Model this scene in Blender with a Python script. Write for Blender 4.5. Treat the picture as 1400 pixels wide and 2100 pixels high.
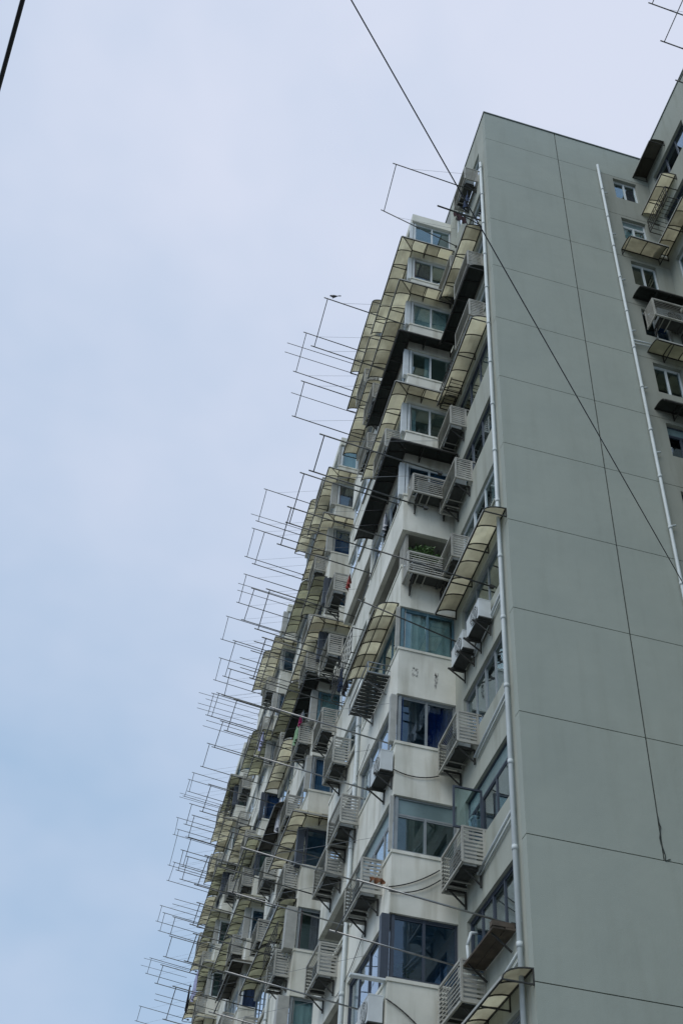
import bpy, math, random
from mathutils import Vector, Matrix
random.seed(11)
D = bpy.data
for o in list(D.objects): D.objects.remove(o)
scn = bpy.context.scene
COL = scn.collection

# ------------------------------------------------------------------ camera, sky, sun, exposure
CM = ((0.96631535, -0.25072394, 0.05807026), (0.20626368, 0.61954469, -0.75737684), (0.15391539, 0.74384265, 0.65039078))
CPOS = Vector((-6.64293, -15.27594, 1.6)); FPX = 2292.209
cam_d = D.cameras.new('camera'); cam = D.objects.new('camera', cam_d); COL.objects.link(cam); scn.camera = cam
cam_d.sensor_fit = 'VERTICAL'; cam_d.sensor_height = 36; cam_d.sensor_width = 24
cam_d.lens = FPX / 2100 * 36; cam_d.shift_y = (1420 - 1050) / 2100
cam_d.clip_start = .05; cam_d.clip_end = 3000
R3 = Matrix((CM[0], tuple(-v for v in CM[1]), tuple(-v for v in CM[2]))).transposed()
cam.matrix_world = Matrix.Translation(CPOS) @ R3.to_4x4()
MT = Matrix(CM).transposed()
def ray(px, py): return MT @ Vector(((px - 700) / FPX, (py - 1420) / FPX, 1))
def hit(px, py, ax, val):
    d = ray(px, py); return CPOS + d * ((val - CPOS[ax]) / d[ax])
def proj(p):
    q = Matrix(CM) @ (Vector(p) - CPOS)
    return (700 + FPX * q.x / q.z, 1420 + FPX * q.y / q.z)
def inview(p, m=150):
    x, y = proj(p); return -m < x < 1400 + m and -m < y < 2100 + m

SUN_EL, SUN_AZ = math.radians(48), math.radians(-128)     # azimuth measured from +Y towards +X
w = D.worlds.new('World'); scn.world = w; w.use_nodes = True
nt = w.node_tree; N = nt.nodes; Lk = nt.links; N.clear()
def nd(tree, typ, **kw):
    n = tree.nodes.new(typ)
    for k, v in kw.items(): setattr(n, k, v)
    return n
out = nd(nt, 'ShaderNodeOutputWorld'); bg = nd(nt, 'ShaderNodeBackground'); Lk.new(bg.outputs[0], out.inputs[0])
sky = nd(nt, 'ShaderNodeTexSky', sky_type='NISHITA', sun_disc=False); sky.sun_elevation = SUN_EL; sky.sun_rotation = SUN_AZ
sky.air_density = 1.0; sky.dust_density = 2.0; sky.ozone_density = 1.2
bg.inputs[1].default_value = 0.1
geo = nd(nt, 'ShaderNodeNewGeometry'); tc = nd(nt, 'ShaderNodeTexCoord')
nz = nd(nt, 'ShaderNodeTexNoise'); nz.inputs['Scale'].default_value = 1.5; nz.inputs['Detail'].default_value = 5; nz.inputs['Roughness'].default_value = .55
mp = nd(nt, 'ShaderNodeMapping'); mp.inputs['Location'].default_value = (3.1, 1.7, 0.4); mp.inputs['Scale'].default_value = (1, 1, 1.6)
Lk.new(tc.outputs['Generated'], mp.inputs[0]); Lk.new(mp.outputs[0], nz.inputs[0])
sd = Vector((math.sin(SUN_AZ) * math.cos(SUN_EL), math.cos(SUN_AZ) * math.cos(SUN_EL), math.sin(SUN_EL)))
dt = nd(nt, 'ShaderNodeVectorMath', operation='DOT_PRODUCT'); Lk.new(tc.outputs['Generated'], dt.inputs[0]); dt.inputs[1].default_value = Vector((.30, .38, .87)).normalized()     # thin bright cloud behind the block
mr = nd(nt, 'ShaderNodeMapRange', interpolation_type='SMOOTHSTEP'); Lk.new(dt.outputs['Value'], mr.inputs[0])
mr.inputs[1].default_value = .72; mr.inputs[2].default_value = 1.0
ad = nd(nt, 'ShaderNodeMath', operation='MULTIPLY_ADD'); Lk.new(nz.outputs['Fac'], ad.inputs[0]); ad.inputs[1].default_value = 2.3; ad.inputs[2].default_value = -1.10
ad2 = nd(nt, 'ShaderNodeMath', operation='ADD', use_clamp=True); Lk.new(ad.outputs[0], ad2.inputs[0]); Lk.new(mr.outputs[0], ad2.inputs[1])
veil = nd(nt, 'ShaderNodeMix', data_type='RGBA'); Lk.new(ad2.outputs[0], veil.inputs[0])
veil.inputs[6].default_value = (3.9, 5.6, 7.8, 1); veil.inputs[7].default_value = (7.6, 8.15, 9.7, 1)
sm = nd(nt, 'ShaderNodeMix', data_type='RGBA'); sm.inputs[0].default_value = .88
Lk.new(sky.outputs[0], sm.inputs[6]); Lk.new(veil.outputs[2], sm.inputs[7]); Lk.new(sm.outputs[2], bg.inputs[0])
sun_d = D.lights.new('sun', 'SUN'); sun_d.energy = 1.5; sun_d.angle = math.radians(50); sun_d.color = (1, .95, .88)
sun = D.objects.new('sun', sun_d); COL.objects.link(sun); sun.rotation_euler = sd.to_track_quat('Z', 'Y').to_euler(); sun.location = (0, 0, 60)
scn.view_settings.view_transform = 'Standard'; scn.view_settings.look = 'None'
scn.view_settings.exposure = 0.0; scn.view_settings.gamma = 1; scn.view_settings.use_curve_mapping = False

# ------------------------------------------------------------------ materials
def mat(name, col, rough=.8, metal=0, spec=.5, n1=None, streak=0, bump=0, col2=None, emit=None):
    """base colour broken up by two noises (mottling, optional vertical rain streaks) and a fine bump"""
    m = D.materials.new(name); m.use_nodes = True; t = m.node_tree; b = t.nodes['Principled BSDF']
    b.inputs['Roughness'].default_value = rough; b.inputs['Metallic'].default_value = metal; b.inputs['Specular IOR Level'].default_value = spec
    c = tuple(col) + (1,); b.inputs['Base Color'].default_value = c
    if n1 or streak or bump:
        g = nd(t, 'ShaderNodeNewGeometry'); last = None
        if n1:
            sc, amt = n1
            n = nd(t, 'ShaderNodeTexNoise'); n.inputs['Scale'].default_value = sc; n.inputs['Detail'].default_value = 5
            t.links.new(g.outputs['Position'], n.inputs[0])
            r = nd(t, 'ShaderNodeMapRange'); r.inputs[1].default_value = .35; r.inputs[2].default_value = .68; t.links.new(n.outputs['Fac'], r.inputs[0])
            x = nd(t, 'ShaderNodeMix', data_type='RGBA'); t.links.new(r.outputs[0], x.inputs[0])
            x.inputs[6].default_value = c; x.inputs[7].default_value = (tuple(col2) + (1,)) if col2 else tuple(v * (1 - amt) for v in col) + (1,)
            last = x.outputs[2]
        if streak:
            mp = nd(t, 'ShaderNodeMapping'); mp.inputs['Scale'].default_value = (1.9, 1.9, .22); t.links.new(g.outputs['Position'], mp.inputs[0])
            n = nd(t, 'ShaderNodeTexNoise'); n.inputs['Scale'].default_value = 1.6; n.inputs['Detail'].default_value = 6; t.links.new(mp.outputs[0], n.inputs[0])
            r = nd(t, 'ShaderNodeMapRange'); r.inputs[1].default_value = .5; r.inputs[2].default_value = .78; t.links.new(n.outputs['Fac'], r.inputs[0])
            x = nd(t, 'ShaderNodeMix', data_type='RGBA', blend_type='MULTIPLY'); t.links.new(r.outputs[0], x.inputs[0])
            if last: t.links.new(last, x.inputs[6])
            else: x.inputs[6].default_value = c
            x.inputs[7].default_value = (1 - streak, 1 - streak * 1.05, 1 - streak * 1.2, 1); last = x.outputs[2]
        if last: t.links.new(last, b.inputs['Base Color'])
        if bump:
            n = nd(t, 'ShaderNodeTexNoise'); n.inputs['Scale'].default_value = 60; n.inputs['Detail'].default_value = 4; t.links.new(g.outputs['Position'], n.inputs[0])
            n2 = nd(t, 'ShaderNodeTexNoise'); n2.inputs['Scale'].default_value = 1.7; t.links.new(g.outputs['Position'], n2.inputs[0])
            a = nd(t, 'ShaderNodeMath', operation='MULTIPLY_ADD'); t.links.new(n2.outputs['Fac'], a.inputs[0]); a.inputs[1].default_value = 3; t.links.new(n.outputs['Fac'], a.inputs[2])
            bp = nd(t, 'ShaderNodeBump'); bp.inputs['Strength'].default_value = bump; bp.inputs['Distance'].default_value = .01
            t.links.new(a.outputs[0], bp.inputs['Height']); t.links.new(bp.outputs[0], b.inputs['Normal'])
    return m
def mat_sheet(name, col, dirt, trans=.55, dirtamt=.55):
    """twin-wall plastic sheet: lets daylight through, stained in patches"""
    m = D.materials.new(name); m.use_nodes = True; t = m.node_tree; t.nodes.clear(); o = nd(t, 'ShaderNodeOutputMaterial')
    g = nd(t, 'ShaderNodeNewGeometry'); oi = nd(t, 'ShaderNodeObjectInfo')
    n = nd(t, 'ShaderNodeTexNoise'); n.inputs['Scale'].default_value = 1.3; n.inputs['Detail'].default_value = 6; n.inputs['Roughness'].default_value = .62; t.links.new(g.outputs['Position'], n.inputs[0])
    a = nd(t, 'ShaderNodeMath', operation='MULTIPLY_ADD'); t.links.new(oi.outputs['Random'], a.inputs[0]); a.inputs[1].default_value = .42; t.links.new(n.outputs['Fac'], a.inputs[2])
    r = nd(t, 'ShaderNodeMapRange'); r.inputs[1].default_value = .5; r.inputs[2].default_value = .95; r.inputs[4].default_value = dirtamt; t.links.new(a.outputs[0], r.inputs[0])
    x = nd(t, 'ShaderNodeMix', data_type='RGBA'); t.links.new(r.outputs[0], x.inputs[0]); x.inputs[6].default_value = tuple(col) + (1,); x.inputs[7].default_value = tuple(dirt) + (1,)
    df = nd(t, 'ShaderNodeBsdfDiffuse'); tr = nd(t, 'ShaderNodeBsdfTranslucent'); gl = nd(t, 'ShaderNodeBsdfGlossy'); gl.inputs['Roughness'].default_value = .25
    for s in (df, tr): t.links.new(x.outputs[2], s.inputs[0])
    m1 = nd(t, 'ShaderNodeMixShader'); m1.inputs[0].default_value = trans; t.links.new(df.outputs[0], m1.inputs[1]); t.links.new(tr.outputs[0], m1.inputs[2])
    m2 = nd(t, 'ShaderNodeMixShader'); m2.inputs[0].default_value = .04; t.links.new(m1.outputs[0], m2.inputs[1]); t.links.new(gl.outputs[0], m2.inputs[2])
    t.links.new(m2.outputs[0], o.inputs[0]); return m
def mat_glass(name, tint, refl=1.0, rough=.02):
    m = D.materials.new(name); m.use_nodes = True; t = m.node_tree; t.nodes.clear(); o = nd(t, 'ShaderNodeOutputMaterial')
    tr = nd(t, 'ShaderNodeBsdfTransparent'); tr.inputs[0].default_value = tuple(tint) + (1,)
    gl = nd(t, 'ShaderNodeBsdfGlossy'); gl.inputs['Roughness'].default_value = rough; gl.inputs[0].default_value = (.8, .88, .95, 1)
    g = nd(t, 'ShaderNodeNewGeometry'); n = nd(t, 'ShaderNodeTexNoise'); n.inputs['Scale'].default_value = 2.2; t.links.new(g.outputs['Position'], n.inputs[0])
    bp = nd(t, 'ShaderNodeBump'); bp.inputs['Strength'].default_value = .06; bp.inputs['Distance'].default_value = .02; t.links.new(n.outputs['Fac'], bp.inputs['Height']); t.links.new(bp.outputs[0], gl.inputs['Normal'])
    dp = nd(t, 'ShaderNodeVectorMath', operation='DOT_PRODUCT'); t.links.new(g.outputs['Incoming'], dp.inputs[0]); t.links.new(g.outputs['Normal'], dp.inputs[1])
    ab = nd(t, 'ShaderNodeMath', operation='ABSOLUTE'); t.links.new(dp.outputs['Value'], ab.inputs[0])
    om = nd(t, 'ShaderNodeMath', operation='SUBTRACT'); om.inputs[0].default_value = 1; t.links.new(ab.outputs[0], om.inputs[1])
    pw = nd(t, 'ShaderNodeMath', operation='POWER'); t.links.new(om.outputs[0], pw.inputs[0]); pw.inputs[1].default_value = 5
    f = nd(t, 'ShaderNodeMath', operation='MULTIPLY_ADD'); t.links.new(pw.outputs[0], f.inputs[0]); f.inputs[1].default_value = .95; f.inputs[2].default_value = .045
    a = nd(t, 'ShaderNodeMath', operation='MULTIPLY'); a.use_clamp = True; t.links.new(f.outputs[0], a.inputs[0]); a.inputs[1].default_value = refl
    x = nd(t, 'ShaderNodeMixShader'); t.links.new(a.outputs[0], x.inputs[0]); t.links.new(tr.outputs[0], x.inputs[1]); t.links.new(gl.outputs[0], x.inputs[2])
    t.links.new(x.outputs[0], o.inputs[0]); return m
M_END = mat('end_wall_paint', (.352, .388, .342), .9, n1=(.6, .1), streak=.07, bump=.4, col2=(.325, .362, .322))
M_WING = mat('wing_paint', (.335, .36, .315), .9, n1=(.5, .1), streak=.2, bump=.25, col2=(.305, .335, .295))
M_EDGE = mat('window_strip_paint', (.305, .32, .275), .9, n1=(.6, .1), streak=.22, bump=.3, col2=(.27, .29, .25))
M_REC = mat('recess_paint', (.40, .425, .37), .9, n1=(.7, .14), streak=.28, bump=.3)
M_BAY = mat('bay_paint', (.76, .765, .69), .85, n1=(1.2, .10), streak=.40, bump=.3, col2=(.60, .61, .54))
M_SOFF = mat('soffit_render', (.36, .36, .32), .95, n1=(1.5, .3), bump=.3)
M_JOINT = mat('joint_mortar', (.05, .06, .055), .95)
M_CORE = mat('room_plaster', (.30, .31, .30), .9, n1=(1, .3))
M_COPE = mat('coping', (.16, .19, .18), .8, n1=(2, .2))
M_STEEL = mat('weathered_steel', (.055, .055, .05), .55, .3, n1=(9, .45))
M_POLE = mat('galvanised_pole', (.13, .135, .13), .42, .7, n1=(5, .45))
M_POLEB = mat('stainless_pole', (.36, .36, .35), .33, .9, n1=(4, .3))
M_WIRE = mat('stay_wire', (.25, .26, .27), .5, .5)
M_LOUV = mat('louvre_paint', (.45, .45, .405), .6, n1=(2.3, .3), streak=.3)
M_ACB = mat('cooler_case', (.62, .66, .66), .5, n1=(3, .12), streak=.2)
M_ACD = mat('cooler_base', (.06, .065, .06), .7, n1=(6, .4))
M_WHITE = mat('window_white', (.66, .71, .72), .45, n1=(4, .12))
M_BLUE = mat('window_blue', (.10, .20, .25), .5, n1=(6, .25))
M_DARKF = mat('window_dark', (.05, .065, .09), .5, n1=(6, .25))
M_ALU = mat('window_aluminium', (.30, .33, .34), .45, .3, n1=(5, .2))
M_CREAMF = mat('post_cream', (.42, .43, .40), .6, n1=(5, .2))
M_PIPE = mat('pipe_white', (.60, .66, .67), .5, n1=(2, .14), streak=.12)
M_CREAM = mat_sheet('cream_sheet', (.91, .89, .76), (.40, .38, .30), .66, .75)
M_GREEN = mat_sheet('green_sheet', (.74, .74, .60), (.30, .30, .23), .6, .8)
M_BROWN = mat_sheet('brown_sheet', (.16, .155, .13), (.07, .065, .05), .2, .8)
M_DARK = mat_sheet('dark_sheet', (.05, .058, .053), (.03, .033, .03), .08, .7)
M_GLASS = mat_glass('window_glass', (.74, .84, .85), 1.9)
M_GLASSB = mat_glass('window_glass_blue', (.50, .64, .76), 1.9)
M_FROST = mat('frosted_glass', (.20, .29, .30), .25, n1=(1.5, .3), spec=.8)
M_CURT = mat('curtain_pale', (.62, .66, .64), .95, n1=(3, .2))
M_CURTB = mat('curtain_blue', (.012, .07, .24), .95, n1=(3, .3))
M_CURTR = mat('curtain_rose', (.30, .20, .22), .95, n1=(3, .3))
M_WOOD = mat('weathered_board', (.10, .08, .06), .85, n1=(5, .5), bump=.4)
M_LEAF = mat('leaf', (.07, .16, .035), .6, n1=(12, .5)); M_POT = mat('pot', (.25, .12, .08), .8)
M_CABLE = mat('black_cable', (.02, .022, .025), .45, n1=(2, .3))
M_GROUND = mat('concrete_yard', (.17, .165, .15), .9, n1=(2, .3), bump=.4); M_PAVE = mat('paving', (.22, .215, .2), .9, n1=(1.5, .3))
M_BIRD = mat('feather', (.03, .03, .032), .7)
def cloth_mat(n, c): return mat('cloth_' + n, c, .95, n1=(9, .3))

# ------------------------------------------------------------------ mesh helpers
class MB:
    def __init__(s): s.v = []; s.f = []; s.sm = False
    def box(s, x0, x1, y0, y1, z0, z1):
        b = len(s.v); s.v += [(x, y, z) for x in (x0, x1) for y in (y0, y1) for z in (z0, z1)]
        s.f += [tuple(b + i for i in q) for q in ((0, 1, 3, 2), (4, 6, 7, 5), (0, 4, 5, 1), (2, 3, 7, 6), (0, 2, 6, 4), (1, 5, 7, 3))]; return s
    def hexa(s, p):          # 8 points: bottom ring 0-3, top ring 4-7
        b = len(s.v); s.v += [tuple(q) for q in p]
        s.f += [tuple(b + i for i in q) for q in ((3, 2, 1, 0), (4, 5, 6, 7), (0, 1, 5, 4), (1, 2, 6, 5), (2, 3, 7, 6), (3, 0, 4, 7))]; return s
    def bar(s, p, q, w=.02, h=None, n=0):       # square (n=0) or round bar between two points
        p, q = Vector(p), Vector(q); d = (q - p)
        if d.length < 1e-6: return s
        d.normalize(); a = d.cross(Vector((0, 0, 1)))
        if a.length < .02: a = d.cross(Vector((1, 0, 0)))
        a.normalize(); c = a.cross(d); h = h or w
        if n == 0:
            r = [(-1, -1), (1, -1), (1, 1), (-1, 1)]; P = [p + a * (i * w / 2) + c * (j * h / 2) for i, j in r] + [q + a * (i * w / 2) + c * (j * h / 2) for i, j in r]
            b = len(s.v); s.v += [tuple(x) for x in P]; s.f += [tuple(b + i for i in k) for k in ((3, 2, 1, 0), (4, 5, 6, 7), (0, 1, 5, 4), (1, 2, 6, 5), (2, 3, 7, 6), (3, 0, 4, 7))]
        else:
            b = len(s.v)
            for e in (p, q):
                for i in range(n):
                    t = 2 * math.pi * i / n; s.v.append(tuple(e + a * (math.cos(t) * w / 2) + c * (math.sin(t) * w / 2)))
            s.f += [(b + i, b + (i + 1) % n, b + n + (i + 1) % n, b + n + i) for i in range(n)]
            s.f += [tuple(b + n - 1 - i for i in range(n)), tuple(b + n + i for i in range(n))]
        return s
    def path(s, pts, w, n=0):
        for p, q in zip(pts, pts[1:]): s.bar(p, q, w, n=n)
        return s
    def mesh(s, name):
        m = D.meshes.new(name); m.from_pydata(s.v, [], s.f); m.validate(); return m
_cache = {}
def put(name, key, fn, material, parent=None, loc=(0, 0, 0), rz=0, smooth=False):
    """one object; alike pieces share mesh data through key"""
    k = (name, key, material.name) if key is not None else None
    me = _cache.get(k) if k else None
    if me is None:
        b = fn(); me = b.mesh(name) if isinstance(b, MB) else b; me.materials.append(material)
        if smooth:
            me.polygons.foreach_set('use_smooth', [True] * len(me.polygons))
        if k: _cache[k] = me
    o = D.objects.new(name, me); COL.objects.link(o); o.parent = parent; o.location = loc; o.rotation_euler = (0, 0, rz); return o
def thing(name, label, cat, loc=(0, 0, 0), rz=0, group=None):
    o = D.objects.new(name, None); COL.objects.link(o); o.location = loc; o.rotation_euler = (0, 0, rz)
    o['label'] = label; o['category'] = cat
    if group: o['group'] = group
    return o
def tag(o, label, cat, group=None):
    o['label'] = label; o['category'] = cat
    if group: o['group'] = group
    return o
WX, WY = math.pi / 2, math.pi       # wall frames: facing -X (u runs +Y) and facing -Y (u runs -X); v is outward, z up

# ------------------------------------------------------------------ dimensions of the block
X1 = -1.42; PER = 10.32; YB = 3.63; HALF = 3.43; LB = 6.87; ROOF = 42.68; XW = 5.96; NB = 4
def Bk(k): return 12.75 + 2.86 * k if k < 10 else 41.02         # bay opening heads
def Rk(k): return 12.52 + 2.845 * k                              # recess opening heads
YBL = [YB, 13.95, 24.6, 36.5, 44.2]
def Yb(b): return YBL[b]
BAYN = ['nearest bay', 'second bay', 'third bay', 'fourth bay', 'fifth bay', 'sixth bay', 'seventh bay']
ORD = ['top', 'second', 'third', 'fourth', 'fifth', 'sixth', 'seventh', 'eighth', 'ninth', 'tenth', 'eleventh', 'twelfth', 'thirteenth', 'fourteenth', 'fifteenth']
def fl(k): return 'top floor' if k == 10 else ORD[10 - k] + ' floor down'
YEND = 44.2

g = put('ground', None, lambda: MB().box(-1500, 1500, -1500, 1500, -.3, 0), M_GROUND); g['kind'] = 'structure'
g = put('pavement', None, lambda: MB().box(-5, -.0, -12, YEND, .004, .13), M_PAVE); g['kind'] = 'structure'

BLD = thing('apartment_building', 'grey-green high-rise apartment block with projecting white balcony bays and blank end wall', 'apartment building')
# core, floor slabs, back walls
put('core', None, lambda: MB().box(1.6, 13.8, 1.6, YEND, 0, ROOF - .6), M_CORE, BLD)
put('roof', None, lambda: MB().box(.2, 13.8, .2, YEND, ROOF - .55, ROOF - .3), M_SOFF, BLD)
for k in range(-4, 11):
    put('floor_slab', 'a', lambda: MB().box(.1, 1.59, .21, YEND, 0, .16).box(1.6, XW - .01, .21, 1.59, 0, .16), M_SOFF, BLD, (0, 0, Rk(k) + .04))
# end wall in two columns of rendered panels with recessed joints
XJ = 2.62; JZ = [9.85 + 2.8 * n for n in range(12)]; lv = [0, 1.45, 4.25, 7.05] + JZ + [ROOF]; g2 = .010; gv = .016
WTOP = [JZ[11 - j] - .16 for j in range(12)] + [JZ[0] - .16 - 2.8 * i for i in (1, 2)]
for z0, z1 in zip(lv, lv[1:]):
    if z0 >= 12.6:
        put('wall_panel', round(z1 - z0, 2), lambda: MB().box(0, XJ - gv, 0, .2, g2, z1 - z0 - g2), M_END, BLD, (0, 0, z0)); xa = XJ + gv
    else: xa = 0
    wt = [t for t in WTOP if z0 < t < z1 and z0 > 1]
    XE = 4.12; h = z1 - z0; za, zb = g2, h - g2
    put('wall_panel', ('m', xa, round(h, 2)), lambda: MB().box(xa, XE, 0, .2, za, zb), M_END, BLD, (0, 0, z0))
    def f():
        b = MB()
        if wt:
            t = wt[0] - z0; s = max(t - 1.4, za)
            b.box(XE, 4.6, 0, .2, za, zb); b.box(5.46, XW, 0, .2, za, zb); b.box(4.6, 5.46, 0, .2, t, zb); b.box(4.6, 5.46, 0, .2, za, s)
        else: b.box(XE, XW, 0, .2, za, zb)
        return b
    put('wall_panel', ('e', round(h, 2), round(wt[0] - z0, 2) if wt else 0), f, M_EDGE if z1 < ROOF - .1 else M_END, BLD, (0, 0, z0))
def joints():
    b = MB()
    for z in lv[1:-1]: b.box(.02, 4.58, .022, .19, z - g2, z + g2); b.box(4.58, XW, .022, .19, z - g2, z + g2)
    b.box(XJ - gv, XJ + gv, .022, .19, 12.65, ROOF - .01); b.path([(XJ + .03 * math.sin(i * 1.1) * (i > 1), -.004, 13.6 - .12 * i) for i in range(9)] + [(XJ + .12, -.004, 12.7)], .016); return b
put('joint', None, joints, M_JOINT, BLD)
put('coping', None, lambda: MB().box(-.03, XW - .031, -.03, .24, ROOF, ROOF + .06).box(-.03, .2, .241, YEND, ROOF, ROOF + .06).box(XW - .03, XW + .2, -9.0, .24, ROOF, ROOF + .06), M_COPE, BLD)

# ---- windows
def window(loc, rz, W, H, n, fm, gm, curtain=None, transom=0, lod=0, post=0, name='window', par=None, fw=.045, opened=None):
    """frame with mullions; panes, curtains are its children. local u 0..W, v outward, z 0..H"""
    def fr():
        b = MB(); b.box(0, W, -.06, 0, 0, fw); b.box(0, W, -.06, 0, H - fw, H); b.box(0, fw + post, -.06, .0, fw, H - fw); b.box(W - fw, W, -.06, 0, fw, H - fw)
        a0 = fw + post; a1 = W - fw; top = H - fw - (transom if transom else 0)
        if transom: b.box(a0, a1, -.055, -.004, top, top + fw)
        for i in range(1, n):
            u = a0 + (a1 - a0) * i / n; b.box(u - fw * .6, u + fw * .6, -.055, -.004, fw, top)
        for i in range(n):    # sash rails
            ua = a0 + (a1 - a0) * i / n + .03; ub = a0 + (a1 - a0) * (i + 1) / n - .03
            b.box(ua, ub, -.048, -.012, fw, fw + .035); b.box(ua, ub, -.048, -.012, top - .035, top)
        return b
    w = put(name, (W, H, n, transom, post, fw), fr, fm, par or BLD, loc, rz)
    a0 = fw + post; a1 = W - fw; top = H - fw - (transom if transom else 0)
    for i in range(n):
        ua = a0 + (a1 - a0) * i / n; ub = a0 + (a1 - a0) * (i + 1) / n; v = -.03 - .008 * (i % 2)
        put('pane', (round(ub - ua, 3), round(top, 3)), lambda: MB().box(0, ub - ua, 0, .005, fw, top), gm, w, (ua, v, 0))
    if transom: put('pane', ('t', round(a1 - a0, 3), transom), lambda: MB().box(0, a1 - a0, 0, .005, 0, transom - fw), M_FROST, w, (a0, -.03, top + fw))
    if curtain:
        cm, c0, c1 = curtain
        def cf():
            b = MB(); m = 22; base = len(b.v)
            for i in range(m + 1):
                u = (c1 - c0) * W * i / m; v = .016 * math.sin(i * 1.9) + .008 * math.sin(i * 5.1)
                for z in (.02, H - .05): b.v.append((u, v, z))
            for i in range(m): q = base + 2 * i; b.f.append((q, q + 2, q + 3, q + 1))
            return b
        put('curtain', (W, H, round(c1 - c0, 2)), cf, cm, w, (c0 * W, -.10, 0), smooth=True)
    return w
for j, t in enumerate(WTOP):
    if t < 2: continue
    cur = {0: (M_CURTR, .05, .5), 1: (M_CURT, .1, .95), 3: (M_CURTB, .0, .35)}.get(j)
    window((5.46, .1, t - 1.4), WY, .86, 1.4, 2, M_WHITE if j < 5 else M_DARKF, M_GLASS if j < 5 else M_GLASSB, cur, transom=.35 if j in (1, 5) else 0)
put('far_end_wall', None, lambda: MB().box(0, 13.8, YEND + .001, YEND + .2, 0, ROOF + .05), M_END, BLD)
put('room_partition', None, lambda: MB().box(4.0, 4.1, .21, 1.59, 0, ROOF - .6), M_CORE, BLD)

# ---- the wing that comes towards the camera on the right
WG = (-2.35, -.35)
put('wing_wall', None, lambda: MB().box(XW, XW + .2, WG[1], .0, 0, ROOF).box(XW, XW + .2, -9, WG[0], 0, ROOF), M_WING, BLD)
wz = [40.62 - 2.8 * j for j in range(15)]
for t in wz:
    lo = max(0, t - 2.8)
    put('wing_wall', ('s', round(t - 1.4 - lo, 2)), lambda: MB().box(XW, XW + .2, WG[0], WG[1], 0, max(.05, t - 1.4 - lo)), M_WING, BLD, (0, 0, lo))
    if t > 8: window((XW + .1, WG[0], t - 1.4), WX, WG[1] - WG[0], 1.4, 3, M_DARKF if t > 36 else M_WHITE, M_GLASSB if t > 36 else M_GLASS)
put('wing_wall', 'top', lambda: MB().box(XW, XW + .2, WG[0], WG[1], 40.62, ROOF), M_WING, BLD)
put('core', 'w', lambda: MB().box(XW + 1.5, 13.8, -9, 1.59, 0, ROOF - .3).box(XW + .21, XW + 1.49, -9, -8.8, 0, ROOF), M_CORE, BLD)
for t in wz: put('floor_slab', 'w', lambda: MB().box(XW + .21, XW + 1.49, -8.79, .2, 0, .16), M_SOFF, BLD, (0, 0, t + .04))

# ---- recessed strips of wall between the bays
RECS = [(0.0, YB, .66, 3.1)] + [(Yb(b) + LB, Yb(b + 1), .35, 3.0) for b in range(NB - 1)] + [(Yb(3) + LB, YEND, .3, .6)]
for i, (ya, yb, o0, o1) in enumerate(RECS):
    L = yb - ya; s0 = .205 if i == 0 else 0
    for k in range(-4, 11):
        z = Rk(k); lo = 0 if k == -4 else z - 2.845
        def f():
            b = MB(); b.box(0, .2, s0, o0, lo - z, 0).box(0, .2, o1, L, lo - z, 0).box(0, .2, o0, o1, lo - z, -1.45); return b
        put('recess_wall', (i, k == -4), f, M_REC, BLD, (0, ya, z))
        if k < -1 and i > 0: continue
        if inview((0, ya + 2, z), 500) or i == 0:
            fm = {0: M_DARKF, 1: M_DARKF, 5: M_DARKF, 6: M_DARKF}.get(k, random.choice([M_WHITE, M_ALU, M_ALU, M_DARKF])) if i == 0 else random.choice([M_WHITE, M_DARKF, M_ALU])
            if i == 0 and k in (2,): fm = M_ALU
            if i == 0 and k in (4, 7, 8, 10): fm = M_WHITE
            cur = (M_CURT, .0, random.uniform(.2, .5)) if random.random() < .45 else None
            if i == 0 and k == 10: cur = (M_CURT, 0, .35)
            wm = window((.07, ya + o0, z - 1.45), WX, o1 - o0, 1.45, 4 if k in (0, 2) else 3, fm, M_GLASS, cur, transom=.4 if (i == 0 and k == 1) else 0)
            if i == 0 and k == 1:      # the casement that stands open towards the camera
                put('casement', None, lambda: MB().box(0, .03, -.05, -.01, 0, 1.0), M_DARKF, wm)  # hinge post
    put('recess_wall', ('top', i), lambda: MB().box(0, .2, s0, L, 0, ROOF - Rk(10)), M_REC, BLD, (0, ya, Rk(10)))

# ---- projecting bays: two balconies back to back on every floor
WSTYLE = {  # (bay, floor): frame, glass, curtain (material, from, to), panes, transom, post
 (0, 10): (M_WHITE, M_GLASS, None, 2, 0, .07), (0, 9): (M_WHITE, M_GLASS, (M_CURTR, .5, .95), 2, 0, .1), (0, 8): (M_WHITE, M_GLASS, (M_CURT, .1, .95), 2, 0, .12),
 (0, 7): (M_WHITE, M_GLASS, (M_CURT, .45, .62), 2, 0, .12), (0, 6): (M_WHITE, M_GLASS, (M_CURT, .8, .97), 2, 0, .12), (0, 5): (M_WHITE, M_GLASSB, (M_CURT, .1, .5), 2, 0, .12),
 (0, 3): (M_BLUE, M_GLASS, (M_CURT, .05, .97), 2, 0, .06), (0, 2): (M_ALU, M_GLASSB, (M_CURTB, .03, .5), 2, 0, .12), (0, 1): (M_ALU, M_GLASS, None, 2, .42, .05),
 (0, 0): (M_DARKF, M_GLASSB, None, 2, 0, .14), (1, 9): (M_WHITE, M_GLASS, (M_CURTR, .3, .9), 2, 0, .2), (1, 8): (M_ALU, M_GLASS, (M_CURTB, .15, .98), 2, 0, .2),
 (1, 3): (M_DARKF, M_GLASSB, None, 2, 0, .2), (1, 2): (M_ALU, M_GLASS, (M_CURTR, .3, .7), 2, 0, .3), (1, 1): (M_ALU, M_GLASS, (M_CURT, .2, .98), 2, 0, .3)}
OPEN = {(0, 4, 0), (0, 0, 1), (0, 1, 1), (1, 7, 1), (2, 4, 1), (0, 5, 1)}
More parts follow.
